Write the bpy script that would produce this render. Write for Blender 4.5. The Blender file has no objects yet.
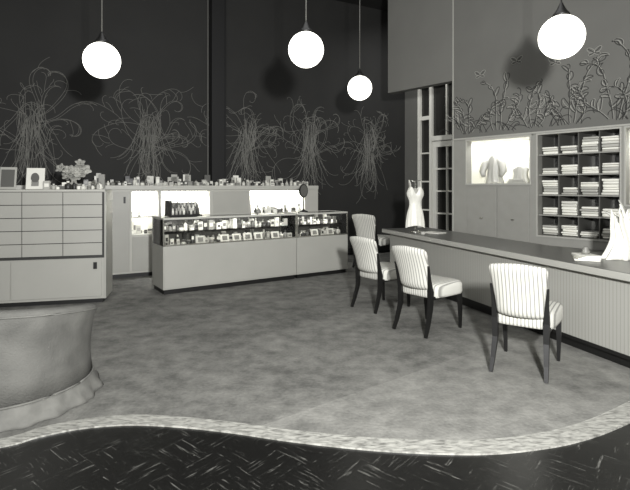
import bpy, bmesh, math, random
from mathutils import Vector, Matrix
scene=bpy.context.scene
random.seed(3)
# ---------------------------------------------------------------- materials
def g(v): return (v*1.0,v*0.99,v*0.895,1)
def new(name):
    m=bpy.data.materials.new(name); m.use_nodes=True
    nt=m.node_tree; return m,nt,nt.nodes['Principled BSDF']
def L(nt,a,b): nt.links.new(a,b)
def plain(name,v,rough=.6,metal=0,var=.0,scale=8,bump=0,bscale=200):
    m,nt,p=new(name)
    p.inputs['Roughness'].default_value=rough; p.inputs['Metallic'].default_value=metal
    tc=nt.nodes.new('ShaderNodeTexCoord')
    n=nt.nodes.new('ShaderNodeTexNoise'); n.inputs['Scale'].default_value=scale; n.inputs['Detail'].default_value=5
    r=nt.nodes.new('ShaderNodeValToRGB'); r.color_ramp.elements[0].position=.3; r.color_ramp.elements[1].position=.7
    r.color_ramp.elements[0].color=g(v*(1-var)); r.color_ramp.elements[1].color=g(v*(1+var))
    L(nt,tc.outputs['Object'],n.inputs['Vector']); L(nt,n.outputs['Fac'],r.inputs['Fac']); L(nt,r.outputs['Color'],p.inputs['Base Color'])
    if bump:
        n2=nt.nodes.new('ShaderNodeTexNoise'); n2.inputs['Scale'].default_value=bscale
        b=nt.nodes.new('ShaderNodeBump'); b.inputs['Strength'].default_value=bump; b.inputs['Distance'].default_value=.01
        L(nt,tc.outputs['Object'],n2.inputs['Vector']); L(nt,n2.outputs['Fac'],b.inputs['Height']); L(nt,b.outputs['Normal'],p.inputs['Normal'])
    return m
def stripes(name,base,dark,period,width,rough=.7,soft=.15):
    m,nt,p=new(name); p.inputs['Roughness'].default_value=rough
    tc=nt.nodes.new('ShaderNodeTexCoord'); s=nt.nodes.new('ShaderNodeSeparateXYZ'); L(nt,tc.outputs['Object'],s.inputs[0])
    d=nt.nodes.new('ShaderNodeMath'); d.operation='DIVIDE'; d.inputs[1].default_value=period; L(nt,s.outputs['X'],d.inputs[0])
    f=nt.nodes.new('ShaderNodeMath'); f.operation='FRACT'; L(nt,d.outputs[0],f.inputs[0])
    r=nt.nodes.new('ShaderNodeValToRGB'); cr=r.color_ramp
    cr.elements[0].position=0; cr.elements[0].color=g(dark)
    cr.elements[1].position=width; cr.elements[1].color=g(dark)
    e=cr.elements.new(min(.95,width+soft)); e.color=g(base)
    e=cr.elements.new(1-soft/2); e.color=g(base)
    L(nt,f.outputs[0],r.inputs['Fac']); L(nt,r.outputs['Color'],p.inputs['Base Color'])
    return m
def emis(name,v,s):
    m,nt,p=new(name); p.inputs['Base Color'].default_value=g(v)
    p.inputs['Emission Color'].default_value=(1,.98,.88,1); p.inputs['Emission Strength'].default_value=s
    return m
def glassm(name):
    m=bpy.data.materials.new(name); m.use_nodes=True; nt=m.node_tree
    for n in list(nt.nodes): nt.nodes.remove(n)
    o=nt.nodes.new('ShaderNodeOutputMaterial'); mx=nt.nodes.new('ShaderNodeMixShader')
    t=nt.nodes.new('ShaderNodeBsdfTransparent'); t.inputs[0].default_value=(.93,.93,.92,1)
    gl=nt.nodes.new('ShaderNodeBsdfGlossy'); gl.inputs['Roughness'].default_value=.03
    fr=nt.nodes.new('ShaderNodeFresnel'); fr.inputs[0].default_value=1.4
    L(nt,fr.outputs[0],mx.inputs[0]); L(nt,t.outputs[0],mx.inputs[1]); L(nt,gl.outputs[0],mx.inputs[2]); L(nt,mx.outputs[0],o.inputs[0])
    return m
WALLD=plain('dark_wall_paint',.017,.8,var=.12,scale=2)
COL=plain('black_column_paint',.002,.7)
WALLR=plain('grey_wallpaper',.125,.8,var=.06,scale=2)
BULK=plain('grey_bulkhead_paint',.14,.8,var=.04,scale=2)
PANEL=plain('grey_panel_paint',.25,.5,var=.04)
CEIL=plain('dark_ceiling_paint',.012,.8)
CAB=plain('cabinet_lacquer',.38,.45,var=.03,scale=3)
CABL=plain('cabinet_light_lacquer',.46,.45,var=.03,scale=3)
CABD=plain('cabinet_gap_dark',.03,.6)
RIB=stripes('ribbed_counter_panel',.33,.26,.032,.12,.5,.2)
TOP=plain('counter_top_linoleum',.10,.35,var=.05)
EDGE=plain('counter_edge',.36,.4)
BLACK=plain('black_lacquer_wood',.006,.45)
KICK=plain('black_kick_base',.006,.5)
WHITE=plain('white_enamel',.75,.5)
FABRIC=plain('white_satin',.78,.4,var=.05)
STRIPE=stripes('striped_upholstery',.60,.27,.027,.22,.8,.18)
MAST=plain('mural_chalk_line',.19,.8)
INKD=plain('mural_dark_line',.025,.8)
INKL=plain('mural_light_line',.36,.8)
GLOBE=emis('opal_glass_globe',.9,3.5)
TUBE=emis('fluorescent_tube_glow',.9,9)
GLASS=glassm('clear_glass')
NIGHT=plain('night_window_glass',.03,.08)
CHROME=plain('nickel_metal',.6,.25,metal=.9)
GREY=[plain('product_grey_%d'%i,v,.4) for i,v in enumerate([.03,.1,.22,.4,.62,.8])]
VEL=plain('velour_upholstery',.115,.85,var=.28,scale=5,bump=.4,bscale=90)
VELD=plain('velour_skirt',.14,.9,var=.2,scale=12)
LEAF=plain('pale_fabric_flowers',.4,.7,var=.3,scale=12)
def carpet():
    m,nt,p=new('grey_carpet'); p.inputs['Roughness'].default_value=.95
    tc=nt.nodes.new('ShaderNodeTexCoord')
    def noise(sc,det=6):
        n=nt.nodes.new('ShaderNodeTexNoise'); n.inputs['Scale'].default_value=sc; n.inputs['Detail'].default_value=det
        L(nt,tc.outputs['Object'],n.inputs['Vector']); return n
    a=noise(1.6); b=noise(45,3); c=noise(7,8)
    def math_(op,x,y):
        k=nt.nodes.new('ShaderNodeMath'); k.operation=op
        for i,q in enumerate((x,y)):
            if isinstance(q,(int,float)): k.inputs[i].default_value=q
            else: L(nt,q,k.inputs[i])
        return k.outputs[0]
    s=math_('ADD',math_('MULTIPLY',a.outputs['Fac'],.35),math_('ADD',math_('MULTIPLY',b.outputs['Fac'],.2),math_('MULTIPLY',c.outputs['Fac'],.45)))
    sx=nt.nodes.new('ShaderNodeSeparateXYZ'); L(nt,tc.outputs['Object'],sx.inputs[0])
    side=math_('SUBTRACT',math_('MULTIPLY',math_('ADD',sx.outputs['X'],.123),.76),math_('SUBTRACT',sx.outputs['Y'],2.947))
    st=math_('GREATER_THAN',side,0)
    s2=math_('ADD',s,math_('MULTIPLY',st,.07))
    r=nt.nodes.new('ShaderNodeValToRGB'); r.color_ramp.elements[0].position=.38; r.color_ramp.elements[1].position=.68
    r.color_ramp.elements[0].color=g(.09); r.color_ramp.elements[1].color=g(.25)
    L(nt,s2,r.inputs['Fac']); L(nt,r.outputs['Color'],p.inputs['Base Color'])
    bp=nt.nodes.new('ShaderNodeBump'); bp.inputs['Strength'].default_value=.5; bp.inputs['Distance'].default_value=.01
    L(nt,b.outputs['Fac'],bp.inputs['Height']); L(nt,bp.outputs['Normal'],p.inputs['Normal'])
    return m
CARPET=carpet()
def tile():
    m,nt,p=new('streaked_dark_tile'); p.inputs['Roughness'].default_value=.3
    tc=nt.nodes.new('ShaderNodeTexCoord')
    mp=nt.nodes.new('ShaderNodeMapping'); mp.inputs['Rotation'].default_value=(0,0,math.radians(40)); L(nt,tc.outputs['Object'],mp.inputs[0])
    ch=nt.nodes.new('ShaderNodeTexChecker'); ch.inputs['Scale'].default_value=4.4
    ch.inputs['Color1'].default_value=(0,0,0,1); ch.inputs['Color2'].default_value=(1,1,1,1); L(nt,mp.outputs[0],ch.inputs['Vector'])
    outs=[]
    for sc in ((5,60,1),(60,5,1)):
        q=nt.nodes.new('ShaderNodeMapping'); q.inputs['Scale'].default_value=sc; L(nt,mp.outputs[0],q.inputs[0])
        n=nt.nodes.new('ShaderNodeTexNoise'); n.inputs['Scale'].default_value=1; n.inputs['Detail'].default_value=6; n.inputs['Roughness'].default_value=.7; n.inputs['Distortion'].default_value=.5; L(nt,q.outputs[0],n.inputs['Vector']); outs.append(n.outputs['Fac'])
    mx=nt.nodes.new('ShaderNodeMix'); mx.data_type='FLOAT'
    L(nt,ch.outputs['Fac'],mx.inputs[0]); L(nt,outs[0],mx.inputs[2]); L(nt,outs[1],mx.inputs[3])
    r=nt.nodes.new('ShaderNodeValToRGB'); cr=r.color_ramp
    cr.elements[0].position=.58; cr.elements[0].color=g(.006); cr.elements[1].position=.74; cr.elements[1].color=g(.19)
    L(nt,mx.outputs[0],r.inputs['Fac']); L(nt,r.outputs['Color'],p.inputs['Base Color'])
    return m
TILE=tile()
def terr():
    m,nt,p=new('pale_marbled_border'); p.inputs['Roughness'].default_value=.4
    tc=nt.nodes.new('ShaderNodeTexCoord'); q=nt.nodes.new('ShaderNodeMapping'); q.inputs['Scale'].default_value=(14,45,1); L(nt,tc.outputs['Object'],q.inputs[0])
    n=nt.nodes.new('ShaderNodeTexNoise'); n.inputs['Scale'].default_value=1.2; n.inputs['Detail'].default_value=9; n.inputs['Distortion'].default_value=.8; L(nt,q.outputs[0],n.inputs['Vector'])
    r=nt.nodes.new('ShaderNodeValToRGB'); cr=r.color_ramp
    cr.elements[0].position=.3; cr.elements[0].color=g(.13); cr.elements[1].position=.62; cr.elements[1].color=g(.42)
    L(nt,n.outputs['Fac'],r.inputs['Fac']); L(nt,r.outputs['Color'],p.inputs['Base Color']); return m
TERR=terr()
# ---------------------------------------------------------------- mesh builder
class MB:
    def __init__(s): s.bm=bmesh.new(); s.mats=[]
    def mi(s,m):
        if m not in s.mats: s.mats.append(m)
        return s.mats.index(m)
    def box(s,x0,x1,y0,y1,z0,z1,m,bev=0,rot=None):
        ps=[(x0,y0,z0),(x1,y0,z0),(x1,y1,z0),(x0,y1,z0),(x0,y0,z1),(x1,y0,z1),(x1,y1,z1),(x0,y1,z1)]
        c=Vector(((x0+x1)/2,(y0+y1)/2,(z0+z1)/2))
        vs=[]
        for p in ps:
            p=Vector(p)
            if rot is not None: p=c+rot@(p-c)
            vs.append(s.bm.verts.new(p))
        k=s.mi(m); fs=[]
        for f in ((0,3,2,1),(4,5,6,7),(0,1,5,4),(1,2,6,5),(2,3,7,6),(3,0,4,7)):
            ff=s.bm.faces.new([vs[i] for i in f]); ff.material_index=k; fs.append(ff)
        if bev:
            es=list({e for f in fs for e in f.edges})
            r=bmesh.ops.bevel(s.bm,geom=es,offset=bev,segments=3,affect='EDGES',profile=.5)
            for f in r['faces']: f.material_index=k; f.smooth=True
    def loft(s,loops,m,cap=True,smooth=True,closed=True):
        k=s.mi(m); R=[[s.bm.verts.new(p) for p in lp] for lp in loops]
        n=len(R[0])
        for a,b in zip(R[:-1],R[1:]):
            for i in range(n if closed else n-1):
                j=(i+1)%n
                f=s.bm.faces.new((a[i],a[j],b[j],b[i])); f.material_index=k; f.smooth=smooth
        if cap and closed:
            for lp,rv in ((R[0],True),(R[-1],False)):
                f=s.bm.faces.new(list(reversed(lp)) if rv else lp); f.material_index=k
    def lathe(s,cx,cy,prof,m,seg=20,sy=1.0,smooth=True):
        s.loft([[(cx+max(r,1e-4)*math.cos(2*math.pi*i/seg),cy+sy*max(r,1e-4)*math.sin(2*math.pi*i/seg),z) for i in range(seg)] for r,z in prof],m,True,smooth)
    def tube(s,pts,rad,m,seg=8):
        pts=[Vector(p) for p in pts]; loops=[]
        for i,p in enumerate(pts):
            t=(pts[min(i+1,len(pts)-1)]-pts[max(i-1,0)]).normalized()
            a=t.cross(Vector((0,1,0)) if abs(t.y)<.9 else Vector((1,0,0))).normalized(); b=t.cross(a)
            r=rad[i] if isinstance(rad,(list,tuple)) else rad
            loops.append([p+a*r*math.cos(2*math.pi*j/seg+math.pi/4)+b*r*math.sin(2*math.pi*j/seg+math.pi/4) for j in range(seg)])
        s.loft(loops,m,True,seg>5)
    def obj(s,name,loc=(0,0,0),rz=0,parent=None,solid=0):
        bmesh.ops.recalc_face_normals(s.bm,faces=s.bm.faces)
        me=bpy.data.meshes.new(name); s.bm.to_mesh(me); s.bm.free()
        for m in s.mats: me.materials.append(m)
        o=bpy.data.objects.new(name,me); scene.collection.objects.link(o)
        if parent: o.parent=parent
        else: o.location=loc; o.rotation_euler=(0,0,rz)
        if solid:
            md=o.modifiers.new('t','SOLIDIFY'); md.thickness=solid; md.offset=0
        return o
D=math.radians
def ang(dx,dy): return math.atan2(dy,dx)
# ---------------------------------------------------------------- floor
b=MB(); b.box(-10,8,-3,14,-.1,0,TILE); b.obj('floor')
up=[(-5,2.0),(-3.2,2.22),(-2.17,2.507),(-1.729,2.66),(-1.591,2.777),(-1.406,2.872),(-1.131,2.935),(-.818,2.909),(-.504,2.847),(-.143,2.754),(.251,2.677),(.579,2.646),(.909,2.646),(1.209,2.699),(1.565,2.835),(2.051,3.126),(3.03,3.775),(3.9,4.4)]
lo=[(-5,1.92),(-3.18,2.13),(-2.113,2.43),(-1.683,2.575),(-1.54,2.678),(-1.354,2.77),(-1.09,2.815),(-.79,2.79),(-.49,2.73),(-.14,2.635),(.239,2.555),(.549,2.517),(.869,2.505),(1.146,2.543),(1.459,2.635),(1.871,2.845),(2.75,3.38),(3.95,4.25)]
def cat(P,n=8):
    P=[Vector((x,y,0)) for x,y in P]; out=[]
    for i in range(len(P)-1):
        p0=P[max(i-1,0)];p1=P[i];p2=P[i+1];p3=P[min(i+2,len(P)-1)]
        for k in range(n):
            t=k/n
            out.append(.5*((2*p1)+(p2-p0)*t+(2*p0-5*p1+4*p2-p3)*t*t+(3*p1-p0-3*p2+p3)*t**3))
    out.append(P[-1]); return out
U=cat(up); Lw=cat(lo)
b=MB(); b.mi(TERR)
uv=[b.bm.verts.new((p.x,p.y,.009)) for p in U]; lv=[b.bm.verts.new((p.x,p.y,.009)) for p in Lw]
for i in range(len(uv)-1): b.bm.faces.new((lv[i],lv[i+1],uv[i+1],uv[i]))
l2=[b.bm.verts.new((p.x,p.y,0)) for p in Lw]
for i in range(len(l2)-1): b.bm.faces.new((l2[i],l2[i+1],lv[i+1],lv[i]))
b.obj('trim_floor_border')
b=MB(); b.mi(CARPET)
ring=[(p.x,p.y) for p in U]+[(3.88,4.9),(1.96,7.1),(1.90,10.4),(-7.5,5.4),(-7.5,2.0)]
f=b.bm.faces.new([b.bm.verts.new((x,y,.007)) for x,y in ring])
bmesh.ops.triangulate(b.bm,faces=[f])
b.obj('carpet')
# ---------------------------------------------------------------- walls
aB=ang(.883,.469)
b=MB(); b.box(-10,2.26,0,.2,0,5.2,WALLD); wall_back=b.obj('wall_back',(0,9.55,0),aB)
b=MB(); b.box(-9.9,2.2,-.02,-.001,.01,.14,KICK); b.obj('baseboard_back',(0,9.55,0),aB)
b=MB(); b.box(-2.14,-1.9,-.19,-.002,1.435,5.195,COL,.01); b.box(-1.87,-1.84,-.06,-.002,1.435,5.195,COL); b.box(-2.175,-2.155,-.03,-.002,1.435,5.195,GREY[1]); b.obj('wall_pilaster',(0,9.55,0),aB)  # thin grey strip on the left paints in the pilaster's edge highlight
b=MB(); b.box(-10,8,-3,14,5.2,5.3,CEIL); b.obj('ceiling')
aW=ang(.651,-.759); A=(1.236,8.13,0)
n1=(1.502,2.428,1.45,2.07); n2=(2.532,3.468,.78,2.07); n3=(3.53,4.5,1.2,2.07)
b=MB()
b.box(1.25,6.5,0,.12,2.10,5.2,WALLR)
b.box(1.25,1.502,0,.12,0,2.10,PANEL); b.box(2.428,2.532,0,.12,0,2.1,PANEL); b.box(3.468,3.53,0,.12,0,2.1,PANEL); b.box(4.5,6.5,0,.12,0,2.1,PANEL)
b.box(1.502,2.428,0,.12,0,1.45,PANEL); b.box(2.532,3.468,0,.12,0,.78,PANEL); b.box(3.53,4.5,0,.12,0,1.2,PANEL)
for a in (1.502,2.532,3.53): b.box(a,a+.97,0,.12,2.07,2.10,PANEL)
b.box(1.262,1.28,-.006,0,0,5.2,EDGE)
wall_right=b.obj('wall_right',A,aW)
b=MB(); b.box(1.28,6.4,-.02,-.001,2.095,2.115,EDGE); b.obj('trim_right_wall',A,aW)
b=MB(); b.box(0,1.25,0,.14,2.99,5.2,BULK); b.obj('wall_bulkhead',A,aW)
def niche(x0,x1,z0,z1,dep,mat):
    b=MB(); t=.015
    b.box(x0,x1,.12+dep,.135+dep,z0,z1,mat)
    b.box(x0-t,x0,.121,.135+dep,z0-t,z1+t,mat); b.box(x1,x1+t,.121,.135+dep,z0-t,z1+t,mat)
    b.box(x0,x1,.121,.135+dep,z0-t,z0,mat); b.box(x0,x1,.121,.135+dep,z1,z1+t,mat)
    return b
b=niche(*n1,.38,WHITE); b.obj('display_niche',A,aW)
b=niche(*n2,.36,GREY[1])
w=(n2[1]-n2[0])/4; h=(n2[3]-n2[2])/5
for i in range(1,4): b.box(n2[0]+i*w-.006,n2[0]+i*w+.006,.06,.47,n2[2],n2[3],GREY[1])
for j in range(1,5): b.box(n2[0],n2[1],.03,.47,n2[2]+j*h-.008,n2[2]+j*h+.008,PANEL)
b.obj('linen_shelving',A,aW)
b=niche(*n3,.38,WHITE); n3o=b.obj('display_niche',A,aW)
b=MB()
for (x0,x1,z0,z1) in (n1,n2,n3):
    for q in ((x0-.02,x0,z0-.02,z1+.02),(x1,x1+.02,z0-.02,z1+.02),(x0,x1,z0-.02,z0),(x0,x1,z1,z1+.02)):
        b.box(q[0],q[1],-.015,-.001,q[2],q[3],EDGE)
b.obj('trim_niche_frames',A,aW)
b=MB()
for x0 in (1.52,1.98): b.box(x0,x0+.44,-.014,-.001,.12,1.40,PANEL,.004); b.box(x0+.2,x0+.24,-.03,-.014,.95,.97,CHROME)
b.obj('wall_cupboard_doors',A,aW)
b=MB()
for i in range(4):
    for j in range(5):
        x=n2[0]+i*w+.008; z=n2[2]+j*h+.009
        n=random.choice([3,4,5,6]); sh=random.uniform(0,.012)
        for q in range(n):
            hh=random.uniform(.02,.04)
            if z+hh>n2[2]+(j+1)*h-.03: break
            dx=random.uniform(0,.02)
            b.box(x+dx+sh,x+w-.018-random.uniform(0,.02),.05+random.uniform(0,.04),.36,z,z+hh-.002,random.choice([FABRIC,FABRIC,GREY[5],GREY[4],GREY[3]]),min(.012,hh*.42),Matrix.Rotation(D(random.uniform(-1.5,1.5)),3,'Z')); z+=hh
b.obj('folded_linen_stacks',A,aW)
def drape(b,cx,cy,z0,wd,ht,mat,seed,sleeves=True):
    loops=[]
    for k in range(13):
        v=k/12; z=z0+ht*v
        ww=wd*(.5-.16*math.sin(math.pi*min(1,v*1.05)) if v<.8 else .5-.16*math.sin(math.pi*.84)+ .04 -(v-.8)*1.7)
        ww=max(ww,.03*wd)
        lp=[]
        for i in range(36):
            a=2*math.pi*i/36
            f=1+.13*(1-v*.7)*math.sin(a*9+seed)+.05*math.sin(a*5+v*4)
            lp.append((cx+ww*f*math.cos(a),cy+.09*f*math.sin(a)*(1-.3*v),z))
        loops.append(lp)
    b.loft(loops,mat)
    if sleeves:
        for sx in (-1,1):
            b.tube([(cx+sx*wd*.3,cy,z0+ht*.85),(cx+sx*wd*.5,cy-.03,z0+ht*.68),(cx+sx*wd*.62,cy-.05,z0+ht*.4),(cx+sx*wd*.5,cy-.08,z0+ht*.25)],[.05,.055,.045,.03],mat,10)
b=MB(); drape(b,1.80,.24,1.451,.26,.42,GREY[3],1); b.obj('blouse_on_display',A,aW)
b=MB(); drape(b,2.18,.26,1.451,.26,.24,GREY[3],5,False)
for q in range(3): b.box(2.05+.01*q,2.3-.01*q,.12,.16,1.451+q*.02,1.469+q*.02,GREY[3],.006)
b.obj('draped_lingerie',A,aW)
b=MB(); drape(b,3.8,.3,1.201,.3,.6,GREY[4],7); b.obj('nightgown_on_display',A,aW)
# ---------------- recess and french door
C=(1.99,10.6,0)
b=MB(); b.box(-.02,.355,0,.15,0,5.2,WALLR); b.obj('wall_recess_left',C,aW)
b=MB(); b.box(.36,2.4,0,.15,3.63,5.2,WALLR); b.obj('wall_recess_header',C,aW)
b=MB(); b.box(2.0,2.15,.125,2.2,0,5.2,WALLR)
b.obj('wall_recess_side',(1.236-.651*.75,8.13+.759*.75,0),aW)
b=MB()
F=WHITE
b.box(.36,.42,-.03,.1,0,3.6,F); b.box(.66,.72,-.03,.1,0,3.6,F); b.box(2.14,2.2,-.03,.1,0,3.6,F)
b.box(.36,2.2,-.04,.1,3.54,3.62,F); b.box(.72,2.14,-.03,.1,2.36,2.46,F); b.box(.42,.66,-.02,.08,2.82,2.9,F)
b.box(.42,2.14,.04,.05,0.01,3.54,NIGHT)
for z in (.9,1.5,2.1): b.box(.42,.66,-.01,.06,z,z+.03,F)
b.box(.42,.66,-.01,.06,0.01,.35,F)
for x in (1.05,1.42,1.78): b.box(x,x+.03,-.01,.06,2.46,3.54,F)
for x0 in (.73,1.435):
    x1=x0+.69
    b.box(x0,x0+.09,-.02,.06,.01,2.35,F,.004); b.box(x1-.09,x1,-.02,.06,.01,2.35,F,.004)
    b.box(x0+.09,x1-.09,-.02,.06,.01,.4,F); b.box(x0+.09,x1-.09,-.02,.06,2.23,2.35,F)
    b.box(x0+.33,x0+.36,-.01,.06,.4,2.23,F)
    for z in (.84,1.3,1.76): b.box(x0+.09,x1-.09,-.01,.06,z,z+.03,F)
b.lathe(1.38,-.05,[(.02,1.0),(.025,1.02),(.02,1.05)],CHROME,10)
b.obj('door_1',C,aW)
# ---------------- murals
def curveobj(name,lines,mat,rad,parent):
    cu=bpy.data.curves.new(name,'CURVE'); cu.dimensions='3D'; cu.bevel_depth=rad; cu.bevel_resolution=0
    for ln in lines:
        sp=cu.splines.new('POLY'); sp.points.add(len(ln)-1)
        for i,p in enumerate(ln): sp.points[i].co=(p[0],p[1],p[2],1)
    cu.materials.append(mat); o=bpy.data.objects.new(name,cu); scene.collection.objects.link(o); o.parent=parent; return o
def strand(rr,x,z,a,ln,cv,curl,n=16,wob=0):
    pts=[(x,-.003,z)]; ph=rr.uniform(0,6)
    for i in range(n):
        t=i/n; a+=cv/n+curl*t**3/n*3+wob*math.sin(ph+t*9)
        x+=math.sin(a)*ln/n; z+=math.cos(a)*ln/n; pts.append((x,-.003,z))
    return pts
lines=[]
for mi,cx in enumerate([-7.9,-6.4,-4.88,-3.15,-1.42,-.12,1.3]):
    rr=random.Random(231+mi); sc=1.0 if cx<1 else .74
    # wispy fronds that wander, fork and end in loose curls
    for i in range(15):
        s=1 if i%2 else -1; a=s*(.05+.115*i)*rr.uniform(.7,1.25)
        ln=rr.uniform(.65,1.25)*sc; cv=rr.uniform(-1.3,1.3); cu_=rr.choice((-1,1))*rr.uniform(2,6)
        x0=cx+s*rr.uniform(0,.12); z0=2.2+rr.uniform(-.35,.3)
        st=strand(rr,x0,z0,a,ln,cv,cu_,28,.05); lines.append(st)
        if i%2:
            wd=rr.uniform(.025,.05)
            lines.append([(p[0]+wd*math.sin(math.pi*q/28)*math.cos(a),p[1],p[2]-wd*math.sin(math.pi*q/28)*math.sin(a)) for q,p in enumerate(st)])
        for q in rr.sample(range(8,26),3):
            d=math.atan2(st[q][0]-st[q-1][0],st[q][2]-st[q-1][2]); sd=rr.choice((-1,1))
            lines.append(strand(rr,st[q][0],st[q][2],d+sd*rr.uniform(.4,.9),rr.uniform(.14,.34)*sc,sd*rr.uniform(-1,1.5),sd*rr.uniform(-2,5),12,.03))
    for i in range(60):
        s=rr.uniform(-1,1)
        lines.append(strand(rr,cx+s*.13,2.6+rr.uniform(-.7,.1),math.pi-s*rr.uniform(.1,.7),rr.uniform(.35,1.0),s*rr.uniform(-.5,1),rr.uniform(-2.5,2.5),14,.05))
    for i in range(16):
        s=rr.uniform(-1,1); lines.append(strand(rr,cx+s*.12,2.15,s*.6,rr.uniform(.3,.75),-s*1.2,rr.uniform(-3,3),14,.05))
curveobj('mural_drawing',lines,MAST,.0033,wall_back)
dk=[];lt=[]
def leaf(px,pz,aa,sz,wf=.2,bend=.5):
    out=[];mid=[]
    for t in range(17):
        u=t/16*2*math.pi; r=sz*(1-math.cos(u))/2; w_=wf*sz*math.sin(u)
        ab=aa+bend*(r/sz)**2
        out.append((px+r*math.sin(ab)+w_*math.cos(ab),-.003,pz+r*math.cos(ab)-w_*math.sin(ab)))
    for t in range(7):
        r=sz*.9*t/6; ab=aa+bend*(r/sz)**2; mid.append((px+r*math.sin(ab),-.003,pz+r*math.cos(ab)))
    return out,mid
for i in range(11):
    cx=1.50+i*.48; rr=random.Random(290+i); H=[.55,.85,.62,.8,.9][i%5]
    for s in range(4):
        k=s-1.5; st=strand(rr,cx+k*.05,2.19,k*.42+rr.uniform(-.15,.15),H*(1 if abs(k)<1 else .62)*rr.uniform(.8,1.05),-k*rr.uniform(-.4,1.1),rr.uniform(-2.5,2.5),18,.05)
        dk.append(st); lt.append([(p[0]+.014,p[1],p[2]) for p in st])
        for q in range(rr.choice((3,5)),19,3):
            px,_,pz=st[q]; d=math.atan2(st[q][0]-st[q-1][0],st[q][2]-st[q-1][2])
            sd=rr.choice((-1,1)); sz=rr.uniform(.08,.2)*(1-.3*q/18)
            o1,m1=leaf(px,pz,d+sd*rr.uniform(.5,1.2),sz,rr.uniform(.12,.26),-sd*rr.uniform(-.6,1.1))
            dk.append(o1); lt.append(m1)
            if rr.random()<.5: lt.append([(p[0]+.012,p[1],p[2]+.008) for p in o1])
            dk.append(strand(rr,px,pz,d-sd*.7,rr.uniform(.07,.16),sd*1.,sd*rr.uniform(1,4),8))
    for t in range(8):
        x0=cx+rr.uniform(-.26,.26); s_=rr.choice((-1,1)); dk.append(strand(rr,x0,2.17,s_*rr.uniform(.2,.9),rr.uniform(.12,.34),s_*rr.uniform(-.6,.8),s_*3,10,.05))
    bx=cx+rr.uniform(.2,.3); bz=rr.uniform(2.95,3.2)
    for sd in (-1,1):
        for aa,sz in ((.9,.10),(1.9,.07)):
            o1,m1=leaf(bx,bz,sd*aa,sz,.25,0); lt.append(o1); dk.append(m1)
curveobj('mural_plants_dark',dk,INKD,.004,wall_right); curveobj('mural_plants_light',lt,INKL,.003,wall_right)
# ---------------------------------------------------------------- products helper
def product(b,x,y,z,h,rr):
    m=rr.choice(GREY); k=rr.random(); w=rr.uniform(.018,.04)
    if k<.4: b.box(x-w,x+w,y-w*.7,y+w*.7,z,z+h,m); b.box(x-w*.7,x+w*.7,y-w*.7-.001,y-w*.7,z+h*.3,z+h*.7,rr.choice(GREY))
    elif k<.75:
        b.lathe(x,y,[(w*.9,z),(w,z+.005),(w,z+h*.6),(w*.35,z+h*.72),(w*.35,z+h*.78)],m,10)
        b.lathe(x,y,[(w*.45,z+h*.78),(w*.45,z+h),(w*.3,z+h)],rr.choice(GREY),8)
    else:
        hh=min(h,.07); b.lathe(x,y,[(w,z),(w*1.1,z+.005),(w*1.1,z+hh*.6)],m,12); b.lathe(x,y,[(w*1.15,z+hh*.6),(w*1.15,z+hh),(w,z+hh)],rr.choice(GREY),12)
def cluster(b,x0,x1,y0,y1,z,step,h0,h1,seed,skip=()):
    rr=random.Random(seed); x=x0
    while x<x1:
        if not any(a<x<c for a,c in skip): product(b,x,rr.uniform(y0,y1),z,rr.uniform(h0,h1),rr)
        x+=step*rr.uniform(.75,1.5)
# ---------------------------------------------------------------- back counter
Q=(-2.85,7.38,0)
b=MB(); dp=.555
b.box(-1.6,3.29,.03,dp,0.008,.07,KICK)
b.box(-1.6,3.29,-.02,dp,1.36,1.425,CABL,.004)
b.box(-1.6,3.29,dp-.02,dp,.07,1.36,WHITE)
def solid(x0,x1,z0=.07,z1=1.36): b.box(x0,x1,0,dp-.02,z0,z1,CABL)
solid(-1.6,.03); solid(.43,.47); solid(1.25,1.955); solid(3.02,3.29)
solid(.03,.43,.07,.66); solid(.47,1.25,.07,.66); solid(1.955,3.02,.07,.85)
for x0,x1 in ((.03,.43),(.47,1.25),(1.955,3.02)): b.box(x0,x1,0,.03,1.33,1.36,CABL)
b.box(.035,.425,.1,.5,.92,.93,GLASS)
for x0,x1 in ((.04,.42),(.48,.85),(.86,1.24)): b.box(x0,x1,-.012,0,.1,.63,CAB,.004); b.box(x1-.05,x1-.03,-.022,-.012,.5,.55,BLACK)
b.box(-.25,-.0,-.012,0,.1,1.33,CAB,.003); b.box(-.09,-.06,-.02,-.012,1.15,1.25,BLACK)
b.box(1.3,1.93,-.01,0,.86,1.33,CAB,.003)
back_counter=b.obj('back_bar_cabinet',Q,aB)
for x0,x1 in ((.03,.43),(.47,1.25),(1.955,3.02)):
    b=MB(); b.tube([(x0+.03,.08,1.335),(x1-.03,.08,1.335)],.012,TUBE,10); b.obj('tube_lamp',parent=back_counter)
    li=bpy.data.lights.new('niche_light','AREA'); li.shape='RECTANGLE'; li.size=x1-x0-.06; li.size_y=.05; li.energy=20*(x1-x0)
    o=bpy.data.objects.new('niche_light',li); scene.collection.objects.link(o); o.parent=back_counter; o.location=((x0+x1)/2,.16,1.325); o.rotation_euler=(D(28),0,0)
b=MB(); cluster(b,.06,.42,.15,.3,.661,.05,.06,.2,5); cluster(b,.06,.42,.15,.3,.931,.09,.04,.08,6); cluster(b,.5,1.24,.12,.35,.661,.055,.06,.2,7); cluster(b,2.0,3.0,.1,.3,.851,.055,.12,.25,8)
b.obj('cosmetics_in_niches',parent=back_counter)
b=MB(); cluster(b,-.6,.35,.1,.33,1.426,.05,.05,.15,9); cluster(b,.3,1.4,.08,.3,1.426,.045,.05,.15,10); cluster(b,1.5,3.2,.1,.33,1.426,.045,.04,.14,12); cluster(b,-.3,1.4,.04,.09,1.426,.07,.03,.08,14); cluster(b,1.6,3.1,.04,.09,1.426,.08,.03,.08,15)
rr=random.Random(4)
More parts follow.
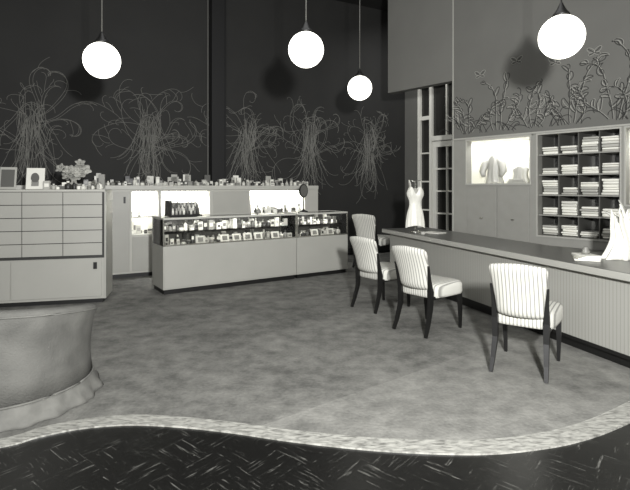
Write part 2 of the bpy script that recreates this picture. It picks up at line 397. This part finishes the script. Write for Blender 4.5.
for i in range(14):
    x=rr.uniform(.1,3.1); b.box(x-.05,x+.05,.345,.36,1.426,1.426+rr.uniform(.1,.19),rr.choice(GREY[1:]))
b.obj('cosmetic_bottles',Q,aB)
# ---------------------------------------------------------------- glass display case
aC=ang(.834,.553); Lc=(-1.95,6.165,0)
def case(x0,x1,name):
    b=MB(); dp=.52; zg=.63
    b.box(x0+.02,x1-.02,.03,dp-.02,0.008,.07,KICK)
    b.box(x0,x1,0,dp,.07,zg,CAB,.004)
    b.box(x0+.015,x1-.015,-.006,0,.09,zg-.02,CAB,.003)
    f=.014
    for x in (x0,x1-f):
        for y in (0,dp-f): b.box(x,x+f,y,y+f,zg,1.0,CHROME)
    for y in (0,dp-f): b.box(x0,x1,y,y+f,.975,1.0,CABL); b.box(x0,x1,y,y+f,zg,zg+.018,CHROME)
    for x in (x0,x1-f): b.box(x,x+f,f,dp-f,.975,1.0,CABL)
    b.box(x0+f,x1-f,.004,.008,zg+.018,.975,GLASS)
    b.box(x0+f,x1-f,f,dp-f,.988,.994,GLASS)
    b.box(x0+.004,x0+.008,f,dp-f,zg,.975,GLASS)
    b.box(x0+f,x1-f,dp-.012,dp-.004,zg,.975,GREY[1])
    b.box(x0+f,x1-f,.14,dp-.03,.80,.806,GLASS)
    return b.obj(name,Lc,aC)
c1=case(0,2.005,'glass_display_case'); c2=case(2.015,2.98,'glass_display_case')
for (x0,x1,pa) in ((0,2,c1),(2.02,2.97,c2)):
    li=bpy.data.lights.new('case_light','AREA'); li.shape='RECTANGLE'; li.size=x1-x0-.1; li.size_y=.02; li.energy=2.6*(x1-x0)
    o=bpy.data.objects.new('case_light',li); scene.collection.objects.link(o); o.parent=pa; o.location=((x0+x1)/2,.03,.972); o.rotation_euler=(D(40),0,0)
rr=random.Random(21)
for x0,x1,s,pa,xs in ((.06,1.94,1,c1,(.45,.8,.98,1.15,1.32,1.6)),(2.08,2.92,2,c2,(2.3,2.6))):
    b=MB()
    cluster(b,x0,x1,.07,.12,.631,.07,.05,.12,30+s); cluster(b,x0,x1,.2,.42,.631,.06,.06,.14,40+s); cluster(b,x0,x1,.18,.26,.807,.05,.06,.14,50+s); cluster(b,x0,x1,.32,.42,.807,.05,.06,.15,60+s)
    for x in xs:
        R=Matrix.Rotation(D(-18),3,'X'); b.box(x,x+.13,.05,.065,.64,.74,GREY[rr.choice((4,5,5))],0,R); b.box(x+.03,x+.1,.043,.05,.66,.72,GREY[2],0,R)
    b.obj('cosmetics_in_case',parent=pa)
b=MB()
R=Matrix.Rotation(D(-40),3,'X')
b.box(.13,.56,.10,.40,1.001,1.03,BLACK,.004); b.box(.13,.56,.24,.26,1.02,1.2,GREY[1],.003,R)
rr=random.Random(5)
for row in range(3):
    y=.15+row*.06; z=1.03+row*.045
    b.box(.14,.55,y-.025,y+.025,1.02,z,GREY[0])
    for i in range(8): b.lathe(.17+i*.05,y,[(.017,z),(.017,z+.05),(.008,z+.06),(.011,z+.08),(.004,z+.085)],rr.choice(GREY[1:]),10)
b.box(.13,.15,.12,.38,1.02,1.22,BLACK,.003)
b.obj('cosmetics_display_tray',Lc,aC)
b=MB(); cluster(b,1.5,1.95,.15,.35,1.001,.06,.05,.12,33); b.obj('perfume_bottles',Lc,aC)
def disc(b,cx,cy,cz,rx,rz,y0,y1,m):
    b.loft([[(cx+rx*math.cos(2*math.pi*i/24),y,cz+rz*math.sin(2*math.pi*i/24)) for i in range(24)] for y in (y0,y1)],m,True,False)
b=MB(); b.lathe(2.32,.3,[(.07,1.001),(.07,1.012),(.02,1.03),(.008,1.05),(.008,1.24)],BLACK,16)
disc(b,2.32,.3,1.34,.08,.11,.295,.315,BLACK); disc(b,2.32,.3,1.34,.065,.095,.29,.2945,GREY[1]); b.obj('vanity_mirror',Lc,aC)
# ---------------------------------------------------------------- drawer cabinet
F0=(-2.54,5.79,0); aF=ang(.97,.24)
b=MB(); W=2.2
b.box(-W,-.02,.03,.43,0.008,.06,KICK); b.box(-W,0,0,.45,.06,1.345,CAB); b.box(-W-.01,.01,-.015,.46,1.345,1.37,CABL,.003)
b.box(-W,0,-.002,-.0004,.575,1.34,CABD)
for c in range(5):
    x1=-.025-c*.434; x0=x1-.426
    for r in range(5):
        z0=.585+r*.152; b.box(x0,x1,-.010,-.0025,z0,z0+.143,CAB)
b.box(-W,-.0,-.004,-.0005,.55,.575,CABD)
b.box(-1.0,-.03,-.014,0,.09,.545,CAB,.003); b.box(-W,-1.01,-.014,0,.09,.545,CAB,.003)
b.box(-.12,-.08,-.024,-.014,.42,.5,BLACK); b.box(.0,.02,-.01,.45,.06,1.345,EDGE)
b.obj('drawer_cabinet',F0,aF)
sk=((-.70,-.14),(-.97,-.65),(-1.26,-.96))
b=MB(); cluster(b,-2.1,-.03,.06,.14,1.371,.045,.04,.11,71,((-.97,-.65),(-1.26,-.96))); cluster(b,-2.0,-.05,.2,.28,1.371,.05,.06,.16,72,sk); cluster(b,-2.0,-.05,.33,.4,1.371,.055,.1,.26,73,sk)
b.obj('toiletry_jars',F0,aF)
b=MB(); R=Matrix.Rotation(D(-10),3,'X')
b.box(-.90,-.70,.17,.185,1.371,1.63,WHITE,.003,R); disc(b,-.8,.14,1.51,.045,.06,.158,.166,GREY[1]); b.box(-.84,-.76,.155,.166,1.41,1.47,GREY[2],0,R)
b.obj('framed_portrait',F0,aF)
b=MB()
b.box(-1.2,-1.02,.22,.235,1.371,1.64,GREY[3],.003,R); b.box(-1.18,-1.04,.21,.219,1.4,1.61,GREY[1],0,R)
b.obj('framed_picture',F0,aF)
def bouquet(name,loc,rz,x,y,z,hh,n,sz,seed,mat,vase=True):
    b=MB(); rr=random.Random(seed)
    if vase: b.lathe(x,y,[(.03,z),(.045,z+.02),(.05,z+.06),(.03,z+.1),(.035,z+.12)],GREY[3],14)
    for i in range(n):
        a=rr.uniform(0,2*math.pi); el=rr.uniform(.1,1.0); ln=rr.uniform(.4,1)*hh
        base=Vector((x,y,z+.09)); d=Vector((math.cos(a)*math.sin(el),math.sin(a)*math.sin(el)*.5,math.cos(el)))
        c=base+d*ln; b.tube([base,c],.003,mat,5)
        s=rr.uniform(.6,1)*sz; nrm=(d+Vector((0,-1.0,0))).normalized(); t=nrm.orthogonal().normalized(); u=nrm.cross(t)
        for p in range(5):
            aa=p*2*math.pi/5+i; e=t*math.cos(aa)+u*math.sin(aa); f=nrm.cross(e)
            P=[]
            for q in range(5):
                v=q/4; wv=s*.45*math.sin(math.pi*(.12+.8*v)); ctr=c+e*s*v+nrm*s*.35*v*(1-.3*v)
                P.append([ctr-f*wv,ctr+nrm*.1*s*-1*math.sin(math.pi*v),ctr+f*wv])
            b.loft(P,mat,False,True,False)
    return b.obj(name,loc,rz,solid=.002)
bouquet('flower_arrangement',F0,aF,-.40,.27,1.371,.25,15,.09,8,LEAF)
# ---------------------------------------------------------------- service counter (right)
aR=ang(.3167,-.9485); P0=(1.14,7.35,0)
b=MB(); Ln=4.7
b.box(.05,Ln,.05,.6,0.008,.09,KICK); b.box(0.02,Ln,0,.62,.09,.70,RIB)
b.box(0.02,Ln,-.004,0,.09,.12,KICK)
b.box(-.08,Ln,-.09,.70,.70,.757,EDGE,.006); b.box(-.07,Ln-.01,-.08,.69,.7575,.76,TOP)
b.obj('service_counter',P0,aR)
b=MB(); b.box(1.6,5.2,-.32,-.03,.62,.66,TOP,.004); b.box(1.62,5.2,-.28,-.03,.008,.62,PANEL); b.obj('wall_ledge_cabinet',A,aW)
def slip(name,x,y,z,H,Wd,seed):
    b=MB()
    b.lathe(x,y,[(.08,z),(.08,z+.012),(.02,z+.025),(.009,z+.04),(.009,z+H*.8)],CHROME,16)
    prof=[(.13,.46),(.19,.45),(.25,.43),(.32,.41),(.40,.37),(.47,.31),(.54,.285),(.60,.30),(.66,.36),(.71,.41),(.76,.42),(.80,.40)]
    loops=[]
    for v,wv in prof:
        lp=[]
        for i in range(64):
            a=2*math.pi*i/64; f=1+(.12*(.5-v) if v<.5 else 0)*math.sin(a*12+seed)
            zz=z+H*v; cc=abs(math.cos(a)); k=max(0,(v-.66)/.14)
            cup=math.exp(-((cc-.55)/.28)**2)
            zz+=k*H*(.07*cup-.07*math.exp(-(cc/.25)**2)-.03*max(0,cc-.8)/.2)
            if v<.16: zz-=.035*(1+math.cos(a*2))/2
            bust=1+.45*math.exp(-((v-.70)/.06)**2)*cup*(1 if math.sin(a)<0 else 0)
            lp.append((x+Wd*wv*f*math.cos(a),y+Wd*.5*wv*f*math.sin(a)*bust,zz))
        loops.append(lp)
    b.loft(loops,FABRIC,cap=False)
    b.lathe(x,y,[(Wd*.36,z+H*.68),(Wd*.35,z+H*.74),(Wd*.2,z+H*.80),(.02,z+H*.84)],GREY[3],20,.5)
    for sx in (-1,1):
        b.tube([(x+sx*Wd*.25,y-.045,z+H*.86),(x+sx*Wd*.25,y-.01,z+H*.95),(x+sx*Wd*.30,y+.01,z+H)],.005,FABRIC,6)
        b.tube([(x+sx*Wd*.25,y+.05,z+H*.84),(x+sx*Wd*.30,y+.01,z+H)],.005,FABRIC,6)
    b.tube([(x-Wd*.34,y+.01,z+H),(x,y+.01,z+H*.97),(x+Wd*.34,y+.01,z+H)],.005,CHROME,6)
    b.tube([(x,y,z+H*.78),(x,y+.01,z+H*.97)],.006,CHROME,6)
    return b.obj(name)
slip('lingerie_display_form',1.42,6.80,.761,.74,.29,1)
b=MB()
b.box(1.52,1.78,6.55,6.75,.761,.775,GREY[4],.004,Matrix.Rotation(D(-50),3,'Z')); b.lathe(1.45,6.45,[(.03,.761),(.035,.77),(.03,.8)],GREY[3],12)
b.obj('counter_tray')
# near display : sheer fabric gathered and fanned out on a stand
b=MB(); loops=[]; cx,cy=2.76,4.27
for k in range(24):
    v=k/23; lp=[]
    wv=.15*(1-v)**1.1+.035+.095*max(0,v-.45)**1.2
    for i in range(80):
        a=2*math.pi*i/80; f=1+(.24-.06*v)*math.sin(a*9+v*2)+.10*math.sin(a*4+v*4)
        top=(.05*math.sin(a*9+2)+.04*math.sin(a*3)) if v>.75 else 0
        lp.append((cx+wv*f*math.cos(a)*1.0+.02*math.sin(v*5),cy+wv*f*math.sin(a)*.6,.762+.38*v+top*(v-.75)*3))
    loops.append(lp)
b.loft(loops,FABRIC,cap=False)
for i in range(11):
    an=-.8+1.6*i/10; Lf=.17+.05*math.sin(i*2.3); P=[]
    for q in range(8):
        v=q/7; wv=.024*math.sin(math.pi*(.15+.8*v)); r=.01+Lf*v
        ctr=Vector((cx+r*math.sin(an+.3*v*v*(1 if i%2 else -1)),cy-.05*v*(1 if i%3 else -1),1.06+r*math.cos(an)))
        t=Vector((math.cos(an),.3,-math.sin(an))).normalized()
        P.append([ctr-t*wv,ctr+Vector((0,-.012,0)),ctr+t*wv])
    b.loft(P,FABRIC if i%3 else GREY[3],False,True,False)
b.obj('draped_fabric_display',solid=.002)
b=MB()
for q in range(4): b.box(2.29+.01*q,2.49-.01*q,4.12,4.34,.761+q*.012,.772+q*.012,FABRIC,.004,Matrix.Rotation(D(-25+9*q),3,'Z'))
b.lathe(2.39,4.24,[(.03,.81),(.035,.83),(.02,.86),(.025,.87)],GREY[2],12)
b.obj('folded_handkerchiefs')
# ---------------------------------------------------------------- side chairs
def chair(x,y,h,sc=1.0):
    b=MB()
    loops=[]
    for z,s in ((.345,.93),(.35,.98),(.37,1.0),(.42,1.0),(.45,.985),(.468,.93),(.478,.8),(.482,.5)):
        lp=[]
        for i in range(40):
            a=2*math.pi*i/40; c,sn=math.cos(a),math.sin(a); e=.38
            px=math.copysign(abs(c)**e,c); py=math.copysign(abs(sn)**e,sn)
            wx=.235*(1+.06*py)
            lp.append((px*wx*s,.01+py*.245*s,z))
        loops.append(lp)
    b.loft(loops,STRIPE)
    loops=[]
    for k in range(17):
        v=k/16; hw=.165+.045*v**1.3
        th=.034*min(1,.35+4*min(v,1-v)**.8); shr=1-.08*max(0,(v-.9)/.1)**2-.05*max(0,(.06-v)/.06)
        lp=[]
        for i in range(32):
            a=2*math.pi*i/32; c,sn=math.cos(a),math.sin(a)
            px=math.copysign(abs(c)**.5,c); py=math.copysign(abs(sn)**.6,sn)
            X=px*hw*shr; yy=-.235-.11*v+.05*v*(1-v)*1.2-.045*(1-px*px)+py*th
            lp.append((X,yy,.43+.385*v+.022*v*(1-px*px)))
        loops.append(lp)
    b.loft(loops,STRIPE)
    for sx in (-1,1):
        b.tube([(sx*.2,.2,.37),(sx*.205,.205,.2),(sx*.2,.215,0)],[.03,.023,.016],BLACK,4)
        b.tube([(sx*.198,-.295,.66),(sx*.186,-.262,.52),(sx*.18,-.235,.40),(sx*.178,-.24,.25),(sx*.185,-.285,.1),(sx*.19,-.325,0)],[.010,.018,.03,.027,.022,.017],BLACK,4)
    b.box(-.2,.2,.19,.215,.335,.365,BLACK); 
    for sx in (-.19,.19): b.box(sx-.012,sx+.012,-.22,.2,.335,.365,BLACK)
    o=b.obj('upholstered_side_chair',(x,y,.008),D(h)-math.pi/2); o.scale=(sc,sc,sc); return o
chair(1.665,3.78,56); chair(1.145,4.77,40); chair(.80,5.62,38); chair(1.05,8.45,52,1.12)
# ---------------------------------------------------------------- tub armchair
b=MB()
def shell(ro,ri,zb,ztf,a0,a1,mat,n=56):
    loops=[]
    for i in range(n+1):
        t=i/n; a=D(a0+(a1-a0)*t); q=abs(t-.5)*2; zt=ztf(q); mid=(ro+ri)/2
        prof=[(ro,zb),(ro-.012,zb+(zt-zb)*.25),(ro-.008,zb+(zt-zb)*.5),(ro+.008,zb+(zt-zb)*.78),(ro+.028,zt-.04),(ro+.024,zt-.014),(mid+.035,zt),(ri+.045,zt-.015),(ri+.02,zt-.06),(ri,zb+(zt-zb)*.4),(ri,zb)]
        loops.append([(r*math.cos(a),r*math.sin(a),z) for r,z in prof])
    b.loft(loops,mat)
ZT=lambda q:.69-.13*q**1.8
shell(.50,.39,.11,ZT,-215,35,VEL)
b.lathe(0,0,[(.36,.12),(.385,.14),(.388,.36),(.38,.40),(.30,.43),(.1,.44)],VEL,32)
loops=[]
for z,r in ((.112,.502),(.09,.512),(.05,.53),(.02,.55),(.002,.565)):
    k=1-z/.112
    loops.append([((r+.014*k*math.sin(i*.55+math.sin(i*.13)*2))*math.cos(2*math.pi*i/160),(r+.014*k*math.sin(i*.55+math.sin(i*.13)*2))*math.sin(2*math.pi*i/160),z) for i in range(160)])
b.loft(loops,VELD)
b.tube([(.506*math.cos(2*math.pi*i/48),.506*math.sin(2*math.pi*i/48),.114) for i in range(49)],.007,VELD,6)
b.tube([(.530*math.cos(D(a)),.530*math.sin(D(a)),ZT(abs((a+90)/125))-.035) for a in range(-212,34,5)],.006,VELD,6)
b.obj('tub_armchair',(-2.04,3.21,.008),D(-8))
# ---------------------------------------------------------------- pendant globes
for (x,y,z,big) in ((-2.02,4.55,2.6,0),(-.085,4.55,2.70,0),(.62,6.65,2.77,0),(1.93,3.76,2.575,1)):
    b=MB(); r=.168
    b.lathe(0,0,[(r*math.sin(math.pi*i/24),-r*math.cos(math.pi*i/24)) for i in range(25)],GLOBE,36)
    b.lathe(0,0,[(.06,r-.012),(.062,r+.01),(.045,r+.03),(.03,r+.055),(.014,r+.09),(.01,r+.1)],BLACK,20)
    b.tube([(0,0,r+.09),(0,0,5.16-z)],.006,BLACK if big else GREY[1],8)
    b.lathe(0,0,[(.06,5.2-z-.002),(.055,5.2-z-.03),(.02,5.2-z-.05)],BLACK,16)
    b.obj('globe_pendant_lamp',(x,y,z))
# ---------------------------------------------------------------- lights
def area(name,loc,tgt,size,e,sy=None):
    li=bpy.data.lights.new(name,'AREA'); li.energy=e; li.size=size
    if sy: li.shape='RECTANGLE'; li.size_y=sy
    o=bpy.data.objects.new(name,li); scene.collection.objects.link(o); o.location=loc
    o.rotation_euler=(Vector(tgt)-Vector(loc)).to_track_quat('-Z','Y').to_euler(); return o
area('photo_flood_lamp',(.55,-.3,1.95),(.3,7,1.9),.2,450)
area('overhead_fill',(0,4.5,4.9),(0,6.8,0),4,95)  # added soft fill from above, offsets the main lamp's falloff with distance
area('side_fill',(-2.5,-.5,3.2),(.8,7,.8),1.0,50)  # added unseen fill from high left, evens out the room
area('vestibule_fill',(2.0,8.9,4.6),(2.6,9.9,1.5),.4,26)  # added unseen fill that lifts the door frame in the recess
for nn,e in ((n1,5.5),(n3,6)):
    li=bpy.data.lights.new('wall_niche_light','AREA'); li.shape='RECTANGLE'; li.size=.8; li.size_y=.05; li.energy=e
    o=bpy.data.objects.new('wall_niche_light',li); scene.collection.objects.link(o); o.parent=wall_right; o.location=((nn[0]+nn[1])/2,.15,2.055); o.rotation_euler=(D(30),0,0)
wd=bpy.data.worlds.new('w'); scene.world=wd; wd.use_nodes=True
wd.node_tree.nodes['Background'].inputs[0].default_value=(1,.99,.93,1); wd.node_tree.nodes['Background'].inputs[1].default_value=.08
scene.view_settings.view_transform='Standard'
# ---------------------------------------------------------------- camera
cd=bpy.data.cameras.new('camera'); cam=bpy.data.objects.new('camera',cd); scene.collection.objects.link(cam)
cam.location=(0,0,1.4); cam.rotation_euler=(math.pi/2,0,0); cd.sensor_width=36; cd.lens=36*480/630; cd.shift_y=-58/630
scene.camera=cam
